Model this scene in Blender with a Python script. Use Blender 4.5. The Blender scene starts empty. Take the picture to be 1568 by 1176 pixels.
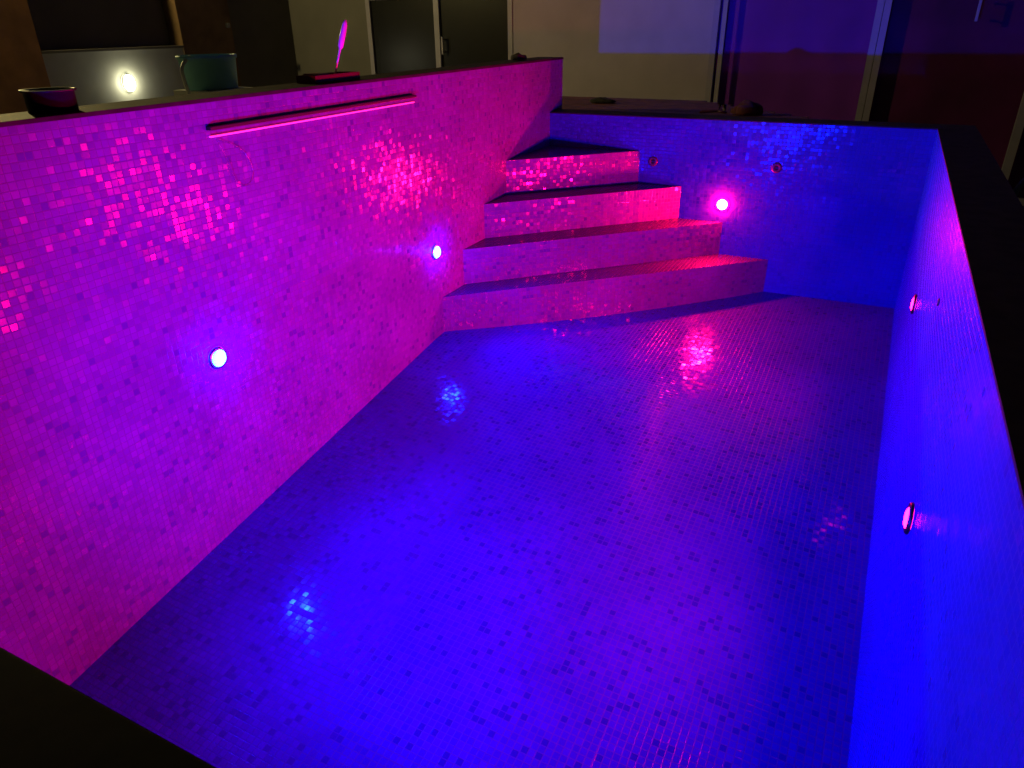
import bpy, bmesh, math, random
from mathutils import Vector, Matrix
random.seed(7)
S=bpy.context.scene
S.view_settings.view_transform='Standard'; S.view_settings.look='None'; S.view_settings.exposure=0; S.view_settings.gamma=1
# ---------------- constants (metres) ----------------
XL,XR,YB,YN,ZL=-2.273,0.269,5.19,0.259,0.3626
YF=7.7; XS=-6.91; ZG=-1.0
# ---------------- node helpers ----------------
def newmat(name):
    m=bpy.data.materials.new(name); m.use_nodes=True
    nt=m.node_tree; b=nt.nodes['Principled BSDF']; return m,nt,b
def N(nt,t,**k):
    n=nt.nodes.new(t)
    for a,v in k.items(): setattr(n,a,v)
    return n
def M(nt,op,a,b=None,c=None):
    n=nt.nodes.new('ShaderNodeMath'); n.operation=op
    for i,v in enumerate((a,b,c)):
        if v is None: continue
        if isinstance(v,(int,float)): n.inputs[i].default_value=v
        else: nt.links.new(v,n.inputs[i])
    return n.outputs[0]
def VM(nt,op,a,b=None,s=None):
    n=nt.nodes.new('ShaderNodeVectorMath'); n.operation=op
    for i,v in enumerate((a,b)):
        if v is None: continue
        if isinstance(v,tuple): n.inputs[i].default_value=v
        else: nt.links.new(v,n.inputs[i])
    if s is not None:
        if isinstance(s,(int,float)): n.inputs['Scale'].default_value=s
        else: nt.links.new(s,n.inputs['Scale'])
    return n.outputs[0]
def simple(name,col,rough=.6,metal=0,var=.25,scale=8,bump=.15,emis=None,es=0,spec=.5):
    m,nt,b=newmat(name)
    tc=N(nt,'ShaderNodeTexCoord'); no=N(nt,'ShaderNodeTexNoise'); no.inputs['Scale'].default_value=scale; no.inputs['Detail'].default_value=3
    nt.links.new(tc.outputs['Object'],no.inputs['Vector'])
    r=N(nt,'ShaderNodeValToRGB')
    r.color_ramp.elements[0].position=.3; r.color_ramp.elements[1].position=.7
    r.color_ramp.elements[0].color=tuple(c*(1-var) for c in col)+(1,)
    r.color_ramp.elements[1].color=tuple(min(1,c*(1+var)) for c in col)+(1,)
    nt.links.new(no.outputs['Fac'],r.inputs['Fac']); nt.links.new(r.outputs['Color'],b.inputs['Base Color'])
    b.inputs['Roughness'].default_value=rough; b.inputs['Metallic'].default_value=metal
    b.inputs['Specular IOR Level'].default_value=spec
    if bump>0:
        bp=N(nt,'ShaderNodeBump'); bp.inputs['Strength'].default_value=bump; bp.inputs['Distance'].default_value=.005
        nt.links.new(no.outputs['Fac'],bp.inputs['Height']); nt.links.new(bp.outputs['Normal'],b.inputs['Normal'])
    if emis:
        b.inputs['Emission Color'].default_value=tuple(emis)+(1,); b.inputs['Emission Strength'].default_value=es
    return m
def mosaic(name,base,pitch=.0250,tilt=.05,rough=.12,seed=0.0,dark=.06,groutk=.62,spec=.6,vary=.10,darkk=.80):
    m,nt,b=newmat(name)
    uv=N(nt,'ShaderNodeUVMap'); sep=N(nt,'ShaderNodeSeparateXYZ'); nt.links.new(uv.outputs[0],sep.inputs[0])
    sheet=pitch*13.0
    su=M(nt,'FLOOR',M(nt,'DIVIDE',sep.outputs[0],sheet)); sv=M(nt,'FLOOR',M(nt,'DIVIDE',sep.outputs[1],sheet))
    cs=N(nt,'ShaderNodeCombineXYZ'); nt.links.new(su,cs.inputs[0]); nt.links.new(sv,cs.inputs[1]); cs.inputs[2].default_value=seed+3.3
    ws=N(nt,'ShaderNodeTexWhiteNoise',noise_dimensions='3D'); nt.links.new(cs.outputs[0],ws.inputs[0])
    wss=N(nt,'ShaderNodeSeparateColor'); nt.links.new(ws.outputs['Color'],wss.inputs[0])
    U=M(nt,'ADD',M(nt,'DIVIDE',sep.outputs[0],pitch),M(nt,'MULTIPLY',wss.outputs[0],.10))
    V=M(nt,'ADD',M(nt,'DIVIDE',sep.outputs[1],pitch),M(nt,'MULTIPLY',wss.outputs[1],.10))
    cu=M(nt,'FLOOR',U); cv=M(nt,'FLOOR',V)
    fu=M(nt,'ABSOLUTE',M(nt,'SUBTRACT',M(nt,'FRACT',U),.5)); fv=M(nt,'ABSOLUTE',M(nt,'SUBTRACT',M(nt,'FRACT',V),.5))
    edge=M(nt,'MAXIMUM',fu,fv)
    mr=N(nt,'ShaderNodeMapRange',interpolation_type='SMOOTHSTEP'); nt.links.new(edge,mr.inputs[0])
    mr.inputs[1].default_value=.41; mr.inputs[2].default_value=.465; mr.inputs[3].default_value=1; mr.inputs[4].default_value=0
    tile=mr.outputs[0]
    cc=N(nt,'ShaderNodeCombineXYZ'); nt.links.new(cu,cc.inputs[0]); nt.links.new(cv,cc.inputs[1]); cc.inputs[2].default_value=seed
    w=N(nt,'ShaderNodeTexWhiteNoise',noise_dimensions='3D'); nt.links.new(cc.outputs[0],w.inputs[0])
    ramp=N(nt,'ShaderNodeValToRGB'); cr=ramp.color_ramp; cr.interpolation='CONSTANT'
    sc=lambda k,kr=1.0:(base[0]*k*kr,base[1]*k,base[2]*k,1)
    cr.elements[0].position=0; cr.elements[0].color=sc(darkk,.75)
    cr.elements[1].position=dark; cr.elements[1].color=sc(1-vary,.95)
    for p,c in ((dark+.22,sc(1-vary*.3)),(dark+.50,sc(1+vary*.2)),(dark+.78,sc(1+vary*.7,1.05))):
        e=cr.elements.new(min(p,.99)); e.color=c
    nt.links.new(w.outputs['Value'],ramp.inputs['Fac'])
    mx=N(nt,'ShaderNodeMix',data_type='RGBA'); mx.inputs[6].default_value=sc(groutk)
    nt.links.new(tile,mx.inputs[0]); nt.links.new(ramp.outputs['Color'],mx.inputs[7])
    tc=N(nt,'ShaderNodeTexCoord'); nz=N(nt,'ShaderNodeTexNoise'); nz.inputs['Scale'].default_value=2.2; nz.inputs['Detail'].default_value=2
    nt.links.new(tc.outputs['Object'],nz.inputs['Vector'])
    gr=N(nt,'ShaderNodeMapRange'); nt.links.new(nz.outputs['Fac'],gr.inputs[0]); gr.inputs[1].default_value=.3; gr.inputs[2].default_value=.7; gr.inputs[3].default_value=.80; gr.inputs[4].default_value=1.06
    gs=M(nt,'MULTIPLY',gr.outputs[0],M(nt,'ADD',.95,M(nt,'MULTIPLY',wss.outputs[2],.07)))
    col=VM(nt,'SCALE',mx.outputs[2],s=gs)
    nt.links.new(col,b.inputs['Base Color'])
    r1=N(nt,'ShaderNodeMapRange'); nt.links.new(tile,r1.inputs[0]); r1.inputs[3].default_value=.7; r1.inputs[4].default_value=rough
    rr=M(nt,'ADD',r1.outputs[0],M(nt,'MULTIPLY',nz.outputs['Fac'],.06))
    nt.links.new(rr,b.inputs['Roughness'])
    b.inputs['Specular IOR Level'].default_value=spec
    geo=N(nt,'ShaderNodeNewGeometry')
    # most tiles sit nearly flat, a few are slightly more tipped
    amp=M(nt,'MULTIPLY_ADD',M(nt,'POWER',w.outputs['Value'],5.0),tilt*1.1,tilt*.85)
    rnd=VM(nt,'SCALE',VM(nt,'SUBTRACT',w.outputs['Color'],(.5,.5,.5)),s=amp)
    rnd2=VM(nt,'SCALE',VM(nt,'SUBTRACT',ws.outputs['Color'],(.5,.5,.5)),s=tilt*.5)
    nrm=VM(nt,'NORMALIZE',VM(nt,'ADD',VM(nt,'ADD',geo.outputs['Normal'],rnd),rnd2))
    bp=N(nt,'ShaderNodeBump'); bp.inputs['Strength'].default_value=.35; bp.inputs['Distance'].default_value=.0012
    nt.links.new(tile,bp.inputs['Height']); nt.links.new(nrm,bp.inputs['Normal']); nt.links.new(bp.outputs['Normal'],b.inputs['Normal'])
    return m
# ---------------- mesh helpers ----------------
def mkobj(name,bm,mats,parent=None,smooth=False):
    me=bpy.data.meshes.new(name); bm.to_mesh(me); bm.free()
    for m in mats: me.materials.append(m)
    if smooth:
        for p in me.polygons: p.use_smooth=True
    o=bpy.data.objects.new(name,me); S.collection.objects.link(o)
    if parent: o.parent=parent
    return o
def empty(name):
    e=bpy.data.objects.new(name,None); e.empty_display_size=.2; S.collection.objects.link(e); return e
def poly(name,verts,uvs,mat,parent):
    bm=bmesh.new(); uvl=bm.loops.layers.uv.new('UVMap')
    f=bm.faces.new([bm.verts.new(v) for v in verts])
    for l,u in zip(f.loops,uvs): l[uvl].uv=u
    return mkobj(name,bm,[mat],parent)
def addbox(bm,a,b,mi=0,rot=None,bev=0):
    c=Vector([(a[i]+b[i])/2 for i in range(3)]); s=[abs(b[i]-a[i]) for i in range(3)]
    r=bmesh.ops.create_cube(bm,size=1); vs=r['verts']
    bmesh.ops.scale(bm,vec=s,verts=vs)
    if bev>0:
        es=list({e for v in vs for e in v.link_edges})
        rb=bmesh.ops.bevel(bm,geom=es,offset=bev,segments=2,affect='EDGES',profile=.7)
        vs=list({v for f in rb['faces'] for v in f.verts}|{v for v in vs if v.is_valid})
    if rot is not None: bmesh.ops.rotate(bm,verts=vs,matrix=rot)
    bmesh.ops.translate(bm,vec=c,verts=vs)
    for f in {f for v in vs for f in v.link_faces}: f.material_index=mi
    return vs
def box(name,a,b,mat,parent=None,bev=0,rot=None):
    bm=bmesh.new(); addbox(bm,a,b,0,rot,bev); return mkobj(name,bm,[mat],parent)
def lathe(bm,prof,seg,mat4,matidx,sx=1,sy=1):
    rings=[]
    for r,z in prof:
        if r<1e-6: rings.append([bm.verts.new(mat4@Vector((0,0,z)))])
        else: rings.append([bm.verts.new(mat4@Vector((sx*r*math.cos(2*math.pi*i/seg),sy*r*math.sin(2*math.pi*i/seg),z))) for i in range(seg)])
    for k in range(len(rings)-1):
        A,B=rings[k],rings[k+1]; mi=matidx[k] if isinstance(matidx,(list,tuple)) else matidx
        for i in range(seg):
            j=(i+1)%seg
            if len(A)==1 and len(B)==1: continue
            if len(B)==1: f=bm.faces.new((A[i],A[j],B[0]))
            elif len(A)==1: f=bm.faces.new((A[0],B[j],B[i]))
            else: f=bm.faces.new((A[i],A[j],B[j],B[i]))
            f.material_index=mi; f.smooth=True
def tube(name,pts,rad,mat,parent=None,cyc=False):
    cu=bpy.data.curves.new(name,'CURVE'); cu.dimensions='3D'; cu.bevel_depth=rad; cu.bevel_resolution=3
    sp=cu.splines.new('NURBS'); sp.points.add(len(pts)-1); sp.order_u=3; sp.use_endpoint_u=True; sp.use_cyclic_u=cyc
    for p,q in zip(sp.points,pts): p.co=(*q,1)
    cu.materials.append(mat)
    o=bpy.data.objects.new(name,cu); S.collection.objects.link(o)
    if parent: o.parent=parent
    return o
# ---------------- materials ----------------
m_left=mosaic('mosaic_wall_left',(.225,.05,.36),tilt=.12,rough=.14,seed=1.0,dark=.05,spec=.38,groutk=.70)  # tile tint pushed to magenta to carry the red lamp light
m_right=mosaic('mosaic_wall_right',(.006,.05,.40),tilt=.06,rough=.22,seed=2.0,dark=.03,groutk=.85,vary=.06,spec=.12)  # red left out of the tile colour so the wall looks blue-lit
m_wall=mosaic('mosaic_wall',(.055,.05,.28),tilt=.07,rough=.16,seed=3.0,dark=.04,spec=.32,groutk=.75)  # tile tint also holds back the red light on these walls
m_step=mosaic('mosaic_steps',(.20,.04,.20),tilt=.15,rough=.12,seed=4.0,dark=.05,spec=.9,groutk=.62)  # riser tint takes in the pink light falling on the steps
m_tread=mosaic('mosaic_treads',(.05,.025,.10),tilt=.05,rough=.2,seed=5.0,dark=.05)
m_floor=mosaic('mosaic_floor',(.036,.018,.25),tilt=.065,rough=.09,seed=6.0,dark=.09,groutk=.60,spec=.6,darkk=.68)  # tile colour low in red, to keep the floor's light blue
m_stone=simple('dark_coping_stone',(.035,.024,.024),.7,var=.35,scale=14,bump=.3,spec=.15)
m_stonen=simple('dark_coping_stone_shaded',(.010,.007,.010),.7,var=.35,scale=14,bump=.3,spec=.08)  # darker copy of the coping stone, near-side shade put into its colour
m_stoner=simple('dark_coping_stone_side',(.032,.018,.023),.7,var=.35,scale=14,bump=.3,spec=.1)
m_conc=simple('render_concrete',(.22,.20,.18),.85,scale=5)
m_metal=simple('brushed_steel',(.35,.35,.37),.3,1,bump=.02)
m_darkmetal=simple('dark_steel',(.06,.05,.06),.4,1,bump=.02)
m_black=simple('black_plastic',(.012,.012,.014),.4,bump=.05)
def emat(name,col,st):
    m,nt,b=newmat(name); b.inputs['Base Color'].default_value=(.6,.6,.6,1); b.inputs['Roughness'].default_value=.3
    b.inputs['Emission Color'].default_value=(*col,1); b.inputs['Emission Strength'].default_value=st; return m
m_blue=emat('led_lens_blue',(.00028,.0045,1),1400)
m_red=emat('led_lens_red',(1,.0022,.065),4800)
m_red2=emat('led_lens_red_side',(1,.006,.10),28)
m_strip=emat('led_strip_pink',(1,.02,.20),1.8)
# ---------------- swimming pool ----------------
pool=empty('swimming_pool')
zr=lambda y:-1.149+.0998*(y-5.19)
def zl(y): return -1.146+.1465*(y-3.536) if y<3.536 else -1.146-.012*(y-3.536)
def zf(x,y):
    s=(x-XL)/(XR-XL); return zr(y)*s+zl(y)*(1-s)
bm=bmesh.new(); uvl=bm.loops.layers.uv.new('UVMap'); n=40
g=[[bm.verts.new((XL+(XR-XL)*i/n, YN+(YB-YN)*j/n, zf(XL+(XR-XL)*i/n,YN+(YB-YN)*j/n))) for j in range(n+1)] for i in range(n+1)]
for i in range(n):
    for j in range(n):
        f=bm.faces.new((g[i][j],g[i+1][j],g[i+1][j+1],g[i][j+1])); f.smooth=True
        for l in f.loops: l[uvl].uv=(l.vert.co.x+5.003,l.vert.co.y+5.004)
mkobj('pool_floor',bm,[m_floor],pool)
def wq(name,v,ax,mat):
    uvs=[((p[1] if ax=='x' else p[0])+7.0,p[2]+5.0) for p in v]; return poly(name,v,uvs,mat,pool)
T=-.008
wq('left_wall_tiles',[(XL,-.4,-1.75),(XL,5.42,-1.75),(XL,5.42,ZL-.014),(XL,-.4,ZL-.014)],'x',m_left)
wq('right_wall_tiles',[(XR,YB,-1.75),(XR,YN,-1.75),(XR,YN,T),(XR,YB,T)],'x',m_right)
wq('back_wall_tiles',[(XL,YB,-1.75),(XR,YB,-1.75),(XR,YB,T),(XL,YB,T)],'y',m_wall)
wq('near_wall_tiles',[(XR,YN,-1.75),(XL,YN,-1.75),(XL,YN,T),(XR,YN,T)],'y',m_wall)
CB=5.42; CR=.478
box('left_wall_core',(XL-.004,-.4,-1.9),(XL-.2,5.416,ZL-.015),m_conc,pool)
box('back_wall_core',(XL-.003,YB+.004,-1.9),(CR-.002,CB-.004,T-.001),m_conc,pool)
box('right_wall_core',(XR+.004,-.4,-1.9),(CR-.004,YB+.002,T-.001),m_conc,pool)
box('near_wall_core',(XL,-.4,-1.9),(XR+.002,YN-.004,T-.001),m_conc,pool)
box('left_coping',(XL+.003,-.4,ZL-.014),(XL-.21,5.425,ZL),m_stone,pool,.003)
box('back_coping',(XL,YB-.003,T),(CR,CB,0),m_stone,pool,.002)
box('right_coping',(XR-.001,YN-.003,T),(CR,YB-.003,0),m_stoner,pool,.001)
box('near_coping',(XL,-.4,T),(CR,YN-.0035,0),m_stonen,pool,.002)
steps=[(3.565,-.58,-.918),(3.838,-.925,-.688),(4.132,-1.243,-.462),(4.461,-1.563,-.236)]
zb=-1.4
for k,(y,x,z) in enumerate(steps):
    d=math.hypot(x-XL,YB-y)
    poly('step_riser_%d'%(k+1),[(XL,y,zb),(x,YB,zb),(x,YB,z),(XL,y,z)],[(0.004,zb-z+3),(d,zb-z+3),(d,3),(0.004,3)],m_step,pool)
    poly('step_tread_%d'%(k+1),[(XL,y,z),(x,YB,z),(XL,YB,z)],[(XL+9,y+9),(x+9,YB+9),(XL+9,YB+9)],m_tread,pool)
    zb=z-.002
# ---------------- pool lights ----------------
def plight(pos,nrm,mat,kind,power=0,col=None,cone=150,blend=1.0):
    bm=bmesh.new(); z=Vector(nrm).normalized()
    q=z.to_track_quat('Z','Y').to_matrix().to_4x4(); q.translation=Vector(pos)
    if kind=='dome': prof=[(.0465,0),(.0465,.004),(.043,.007),(.038,.008),(.036,.007),(.035,.009),(.026,.019),(0,.024)]; zs=.0070
    else: prof=[(.0465,0),(.0465,.005),(.043,.009),(.038,.010),(.034,.008),(.031,.009),(.021,.014),(0,.016)]; zs=.0088
    lathe(bm,prof,20,q,[0,0,0,0,0,1,1])
    for a in (45,135,225,315):
        c=q@Matrix.Translation((.0405*math.cos(math.radians(a)),.0405*math.sin(math.radians(a)),zs))
        lathe(bm,[(.0028,0),(.0024,.0014),(0,.0016)],8,c,0)
    o=mkobj('pool_light',bm,[m_metal if kind=='dome' else m_darkmetal,mat])
    if power:
        l=bpy.data.lights.new('led_beam','SPOT'); l.energy=power; l.color=col; l.spot_size=math.radians(cone); l.spot_blend=blend; l.shadow_soft_size=.03
        lo=bpy.data.objects.new('led_beam',l); S.collection.objects.link(lo); lo.parent=o
        m4=(-z).to_track_quat('Z','Y').to_matrix().to_4x4(); m4.translation=Vector(pos)+z*.030; lo.matrix_world=m4
    return o
BC=(.0004,.0065,1); RC=(1,.001,.08)
plight((XL+.001,1.838,-.61),(1,0,0),m_blue,'dome',370,BC,145)
plight((XL+.001,3.517,-.617),(1,0,0),m_blue,'dome',330,BC,145)
plight((-1.02,YN+.001,-.60),(0,1,0),m_blue,'flat',570,BC,130)
plight((-.941,YB-.001,-.562),(0,-1,0),m_red,'dome')
plight((XR-.001,1.957,-.665),(-1,0,0),m_red2,'flat',260,RC,155)
plight((XR-.001,3.636,-.592),(-1,0,0),m_red2,'flat',180,RC,155)
m_noz=simple('inlet_plastic',(.10,.03,.03),.35,bump=.02)
def nozzle(pos,nrm,k=1.0,name='water_inlet_nozzle'):
    bm=bmesh.new(); z=Vector(nrm).normalized(); q=z.to_track_quat('Z','Y').to_matrix().to_4x4(); q.translation=Vector(pos)
    lathe(bm,[(.034*k,0),(.034*k,.006*k),(.028*k,.011*k),(.016*k,.012*k),(.013*k,.006*k),(.006*k,.004*k),(0,.004*k)],24,q,[0,0,0,0,1,1])
    return mkobj(name,bm,[m_noz,m_black])
nozzle((-1.462,YB-.001,-.302),(0,-1,0)); nozzle((-.616,YB-.001,-.289),(0,-1,0)); nozzle((XR-.001,2.699,-.267),(-1,0,0),.4)
# ---------------- waterfall spout with LED ----------------
wf=empty('waterfall_spout')
box('housing',(XL+.001,2.003,.253),(XL+.026,3.388,.266),m_black,wf,.002)
box('acrylic_lip',(XL+.001,2.01,.2265),(XL+.012,3.385,.2325),m_strip,wf,.0015)
tube('cable',[(XL+.02,2.02,.23),(XL+.03,2.03,.20),(XL+.02,2.06,.12),(XL+.006,2.10,.04),(XL+.006,2.15,.02),(XL+.006,2.20,.06),(XL+.006,2.18,.14),(XL+.006,2.12,.19),(XL+.006,2.05,.215)],.001,m_metal,wf)
# ---------------- terrace ground ----------------
m_ground=simple('paving',(.10,.09,.085),.8,var=.3,scale=3,bump=.3)
bm=bmesh.new()
def gq(x0,y0,x1,y1): bm.faces.new([bm.verts.new(v) for v in ((x0,y0,ZG),(x1,y0,ZG),(x1,y1,ZG),(x0,y1,ZG))])
gq(-60,-60,XL-.19,60); gq(CR-.01,-60,60,60); gq(XL-.19,CB-.02,CR-.01,60); gq(XL-.19,-60,CR-.01,-.38)
mkobj('terrace_ground',bm,[m_ground])
m_deck=simple('deck_wood',(.17,.06,.045),.6,var=.4,scale=9,bump=.3,spec=.25)
deck=empty('wooden_deck')
yy=CB+.006; k=0
while yy<6.45:
    x1=-.25-(yy-5.3)*1.04; k+=1
    box('board_%d'%k,(-3.4 if yy>5.45 else XL-.2,yy,-.04),(x1,yy+.118,-.012+random.uniform(-.001,.001)),m_deck,deck,.003)
    yy+=.124
box('deck_frame',(-3.35,5.47,-.98),(-1.55,6.4,-.045),m_deck,deck)
# ---------------- house ----------------
house=empty('house')
m_beige=simple('beige_render',(.44,.38,.46),.85,var=.07,scale=3,bump=.2)
m_grey=simple('grey_render',(.17,.16,.145),.8,var=.12,scale=2,bump=.2)
m_white=simple('white_render',(.50,.52,.46),.8,var=.1,scale=4,bump=.2)
m_woodw=simple('varnished_wood',(.34,.17,.05),.5,var=.3,scale=5,bump=.2)
m_brown=simple('brown_shutter',(.20,.12,.06),.6,var=.3,scale=4,bump=.2)
m_frame=simple('aluminium_frame',(.36,.33,.42),.4,var=.06,bump=.02)
m_dark=simple('dark_interior',(.04,.03,.035),.8,bump=0)
m_reflp=simple('plum_reflection_panel',(.36,.05,.75),.9,var=.22,scale=1.2,bump=.1)  # purple window reflections painted as the colour of a panel behind the glass
m_reflr=simple('dark_red_reflection_panel',(.19,.015,.16),.9,var=.5,scale=1.4,bump=.1)  # dark red reflections of the other doors, put into panel colour
def glass(name,rough,alpha,spec):
    m,nt,b=newmat(name); b.inputs['Base Color'].default_value=(.02,.02,.022,1); b.inputs['Roughness'].default_value=rough; b.inputs['Alpha'].default_value=alpha; b.inputs['Specular IOR Level'].default_value=spec; return m
m_glass=glass('window_glass',.05,.16,.8); m_glassd=glass('window_glass_dusty',.28,.6,.35)
box('beige_wall',(-3.82,YF,ZG),(-1.69,YF+.25,3.0),m_beige,house)
box('grey_wall',(XS-.25,YF+.02,ZG),(-5.73,YF+.25,3.0),m_grey,house)
box('lintel_left',(-5.728,YF+.01,.90),(-3.822,YF+.25,3.0),m_grey,house)
box('lintel_right',(-1.688,YF+.01,1.35),(5,YF+.25,3.0),m_beige,house)
def window(name,x0,x1,z0,z1,mull,refl,gl):
    w=empty(name); w.parent=house
    t=.055
    bm=bmesh.new()
    addbox(bm,(x0,YF-.01,z0),(x0+t,YF+.06,z1)); addbox(bm,(x1-t,YF-.01,z0),(x1,YF+.06,z1))
    addbox(bm,(x0+t,YF-.008,z1-t),(x1-t,YF+.058,z1)); addbox(bm,(x0+t,YF-.008,z0),(x1-t,YF+.058,z0+t))
    for mx in mull: addbox(bm,(mx-t*.6,YF-.012,z0+t),(mx+t*.6,YF+.05,z1-t))
    mkobj('frame',bm,[m_frame],w)
    box('glass',(x0+t*.5,YF+.02,z0+t*.5),(x1-t*.5,YF+.026,z1-t*.5),gl,w)
    if refl:
        bm=bmesh.new(); nn=24; prev=None
        for i in range(nn+1):
            x=x0+t+(x1-x0-2*t)*i/nn; y=YF+.085+.004*math.sin(i*.9)
            c=(bm.verts.new((x,y,z0+.02)),bm.verts.new((x,y,z1-.02)))
            if prev: bm.faces.new((prev[0],c[0],c[1],prev[1])).smooth=True
            prev=c
        mkobj('reflection_panel',bm,[refl],w)  # added panel whose colour stands in for reflections in the glass
    else: box('interior',(x0,YF+.2,z0),(x1,YF+.24,z1),m_dark,w)
window('sliding_window',-5.73,-3.82,ZG+.1,.90,[-4.77],None,m_glassd)
window('patio_door',-1.69,-.235,ZG+.1,1.35,[],m_reflp,m_glass)
window('patio_door_dark',-.23,1.5,ZG+.1,1.35,[1.0],m_reflr,m_glass)
window('patio_door_far',1.505,3.4,ZG+.1,1.35,[2.4],m_reflr,m_glass)
box('door_post',(-1.60,YF-.03,ZG),(-1.56,YF-.012,1.35),m_frame,house)
def handle(x,z):
    bm=bmesh.new(); addbox(bm,(x,YF-.05,z),(x+.022,YF-.035,z+.18),0,None,.004); addbox(bm,(x+.004,YF-.036,z+.02),(x+.018,YF+.018,z+.035)); addbox(bm,(x+.004,YF-.036,z+.145),(x+.018,YF+.018,z+.16)); mkobj('handle',bm,[m_frame],house)
handle(-4.70,.28); handle(.47,.56)
box('side_wood_panel',(XS-.2,1.0,ZG),(XS+.03,4.42,3),m_woodw,house)
box('side_low_wall',(XS-.2,4.422,ZG),(XS,5.99,.395),m_white,house)
box('side_sill',(XS-.2,4.422,.396),(XS+.03,5.988,.42),m_grey,house,.004)
box('side_recess',(XS-.20,4.422,.421),(XS-.17,5.988,3),m_grey,house)
box('side_shutter',(XS-.2,5.992,ZG),(XS+.02,6.71,3),m_brown,house)
box('side_dark_wall',(XS-.2,6.712,ZG),(XS,YF+.02,3),m_grey,house)
box('door_knob',(XS+.022,6.62,.58),(XS+.06,6.66,.63),m_metal,house,.008)
m_whitep=simple('white_plastic',(.65,.65,.6),.45,var=.05,bump=.03)
m_warm=emat('warm_bulb_glass',(1,.93,.62),50)
def bulkhead(pos,nrm,mat):
    bm=bmesh.new(); z=Vector(nrm).normalized(); q=z.to_track_quat('Z','Y').to_matrix().to_4x4(); q.translation=Vector(pos)
    lathe(bm,[(.085,0),(.085,.018),(.078,.022),(.076,.022),(.072,.045),(.045,.065),(0,.072)],20,q,[0,0,0,1,1,1],.72,1)
    return mkobj('wall_lamp',bm,[m_whitep,mat])
bulkhead((XS+.001,5.23,.10),(1,0,0),m_warm)
m_warm2=emat('warm_bulb_glass_wing',(1,.80,.30),1900)
bulkhead((XS+.031,3.6,2.0),(1,0,0),m_warm2)
# ---------------- loose things ----------------
m_teal=simple('teal_plastic',(.22,.55,.66),.45,var=.06,bump=.03)
def bucket(name,pos,r0,r1,h,mat,handle,sx=1,sy=1):
    e=empty(name); bm=bmesh.new(); q=Matrix.Translation(pos)
    lathe(bm,[(0,0),(r0,0),(r0+(r1-r0)*.95,h*.9),(r1+.006,h*.9),(r1+.008,h),(r1-.002,h),(r0+(r1-r0)*.9-.004,h*.85),(r0-.004,.006),(0,.006)],36,q,0,sx,sy)
    mkobj('shell',bm,[mat],e)
    if handle:
        P=Vector(pos); pts=[P+Vector((.02,-sy*r1*.8,h*.98)),P+Vector((.02,-sy*r1*1.25,h*.8)),P+Vector((.03,-sy*r1*1.3,h*.3)),P+Vector((.04,-sy*r1*1.25,-h*.15))]
        tube('handle',[tuple(p) for p in pts],.008,handle,e)
    return e
bucket('black_bucket',(-2.385,1.52,ZL+.001),.071,.072,.066,m_black,None)
tb=bucket('teal_wash_tub',(-2.92,2.66,.335),.128,.140,.145,m_teal,m_whitep,.8,1.0)
tab=empty('work_table')
box('table_top',(-3.3,2.2,.24),(-2.6,3.3,.27),m_white,tab,.004)
for i,(x,y) in enumerate(((-3.25,2.25),(-2.65,2.25),(-3.25,3.25),(-2.65,3.25))): box('leg_%d'%i,(x-.02,y-.02,ZG),(x+.02,y+.02,.239),m_metal,tab)
bm=bmesh.new(); addbox(bm,(-3.05,2.54,.271),(-2.79,2.80,.333),0,None,.006); mkobj('plastic_crate',bm,[m_whitep])
m_tray=simple('dark_red_plastic',(.10,.015,.03),.45,bump=.05)
m_pink=simple('pale_plastic_handle',(.8,.55,.7),.35,var=.05,bump=.02)
bm=bmesh.new(); x0,x1,y0,y1,z0,z1=-2.43,-2.32,2.70,3.02,ZL+.001,ZL+.034
addbox(bm,(x0,y0,z0),(x1,y1,z0+.005)); 
addbox(bm,(x0,y0,z0+.0052),(x0+.006,y1,z1)); addbox(bm,(x1-.006,y0,z0+.0052),(x1,y1,z1)); addbox(bm,(x0+.0062,y0,z0+.0052),(x1-.0062,y0+.006,z1)); addbox(bm,(x0+.0062,y1-.006,z0+.0052),(x1-.0062,y1,z1))
addbox(bm,(x0+.012,y0+.03,z0+.006),(x1-.012,y0+.12,z1+.006),0,None,.006)
mkobj('tool_tray',bm,[m_tray])
br=empty('paintbrush'); a=Vector((-2.375,2.90,ZL+.02)); d=Vector((.02,.10,.235)); L=d.length
q=d.to_track_quat('Z','Y').to_matrix().to_4x4(); q.translation=a
bm=bmesh.new(); lathe(bm,[(0,0),(.004,0),(.0045,.10),(.006,.125),(.0075,.13)],12,q,0); mkobj('handle',bm,[m_pink],br)
bm=bmesh.new(); lathe(bm,[(.0078,.128),(.014,.135),(.0150,.19),(.013,.235),(.006,L),(0,L)],14,q,0,.7,1); mkobj('head',bm,[m_pink],br)
def lump(name,pos,s,mat,seed):
    bm=bmesh.new(); bmesh.ops.create_icosphere(bm,subdivisions=3,radius=1)
    random.seed(seed); ph=[random.uniform(0,6) for _ in range(6)]
    for v in bm.verts:
        k=1+.18*math.sin(3*v.co.x+ph[0])+.16*math.sin(4*v.co.y+ph[1])+.1*math.sin(7*v.co.x+5*v.co.y+ph[2])
        v.co=Vector((v.co.x*s[0]*k,v.co.y*s[1]*k,max(-.2,v.co.z)*s[2]*k+s[2]*.2*k)); v.co+=Vector(pos)
    return mkobj(name,bm,[mat],None,True)
m_cloth=simple('dark_cloth',(.035,.03,.03),.9,scale=30,bump=.6)
m_clothr=simple('dark_red_cloth',(.09,.02,.02),.9,scale=30,bump=.6)
lump('cleaning_rag',(-2.37,4.87,ZL+.006),(.055,.07,.028),m_cloth,3)
lump('cleaning_rag',(-2.16,6.05,-.006),(.10,.06,.035),m_cloth,5)
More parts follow.
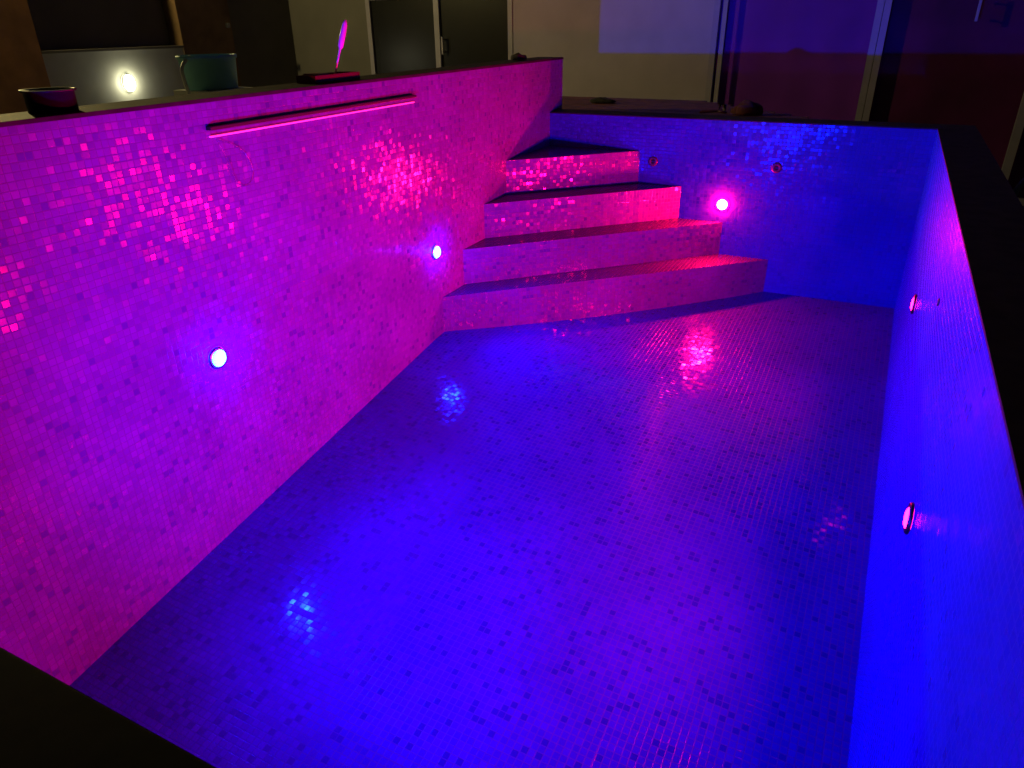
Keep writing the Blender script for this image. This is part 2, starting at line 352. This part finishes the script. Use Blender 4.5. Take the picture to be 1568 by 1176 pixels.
lump('cleaning_rag',(-.93,5.62,-.006),(.12,.06,.06),m_clothr,8)
nip=empty('tile_nippers'); c=Vector((-1.13,5.56,.004))
for sgn in (1,-1): tube('arm_%d'%(sgn+1),[tuple(c+Vector((-.11,sgn*.035,0))),tuple(c+Vector((-.03,sgn*.03,.006))),tuple(c+Vector((.01,0,.008))),tuple(c+Vector((.05,-sgn*.02,.006))),tuple(c+Vector((.07,-sgn*.005,.0)))],.008,m_tray,nip)
m_gl,nt,b=newmat('drinking_glass_mat'); b.inputs['Transmission Weight'].default_value=1; b.inputs['Roughness'].default_value=.02; b.inputs['Base Color'].default_value=(.95,.9,.9,1)
bm=bmesh.new(); lathe(bm,[(0,0),(.024,0),(.03,.05),(.028,.05),(.0225,.006),(0,.006)],24,Matrix.Translation((-1.12,5.72,-.008)),0); mkobj('drinking_glass',bm,[m_gl])
m_hose=simple('grey_hose',(.12,.12,.13),.5,bump=.05)
tube('garden_hose',[(.60,4.6,ZG+.02),(.62,4.7,-.6),(.70,4.9,-.28),(.80,5.1,-.2),(.95,5.3,-.3),(1.0,5.4,-.7),(1.1,5.5,ZG+.02),(1.5,5.9,ZG+.02),(2.2,5.7,ZG+.02)],.018,m_hose)
# ---------------- sky, added fill light ----------------
w=bpy.data.worlds.new('World'); S.world=w; w.use_nodes=True; nt=w.node_tree
sky=nt.nodes.new('ShaderNodeTexSky'); sky.sky_type='NISHITA'; sky.sun_disc=False; sky.sun_elevation=math.radians(2); sky.sun_rotation=math.radians(200)
bg=nt.nodes['Background']; bg.inputs['Strength'].default_value=.0025; nt.links.new(sky.outputs[0],bg.inputs['Color'])
sl=bpy.data.lights.new('faint_fill_light','SUN'); sl.energy=.01; sl.angle=math.radians(.5); sl.color=(1,.93,.85)  # faint warm fill added from above, no moon is known
so=bpy.data.objects.new('faint_fill_light',sl); S.collection.objects.link(so); so.rotation_euler=(math.radians(50),0,math.radians(20))
# ---------------- camera ----------------
f,pi_,ya,ro=1096,.4681,.4672,-.01306
cy,sy=math.cos(ya),math.sin(ya); cp,sp=math.cos(pi_),math.sin(pi_)
F=Vector((-sy*cp,cy*cp,-sp)); R=Vector((cy,sy,0)); U=R.cross(F)
R2=math.cos(ro)*R+math.sin(ro)*U; U2=-math.sin(ro)*R+math.cos(ro)*U
cam=bpy.data.cameras.new('camera'); co=bpy.data.objects.new('camera',cam); S.collection.objects.link(co)
mw=Matrix((R2,U2,-F)).transposed().to_4x4(); mw.translation=Vector((0,0,.6)); co.matrix_world=mw
cam.sensor_width=36; cam.lens=f/1568*36; cam.clip_start=.02; cam.clip_end=300
S.camera=co
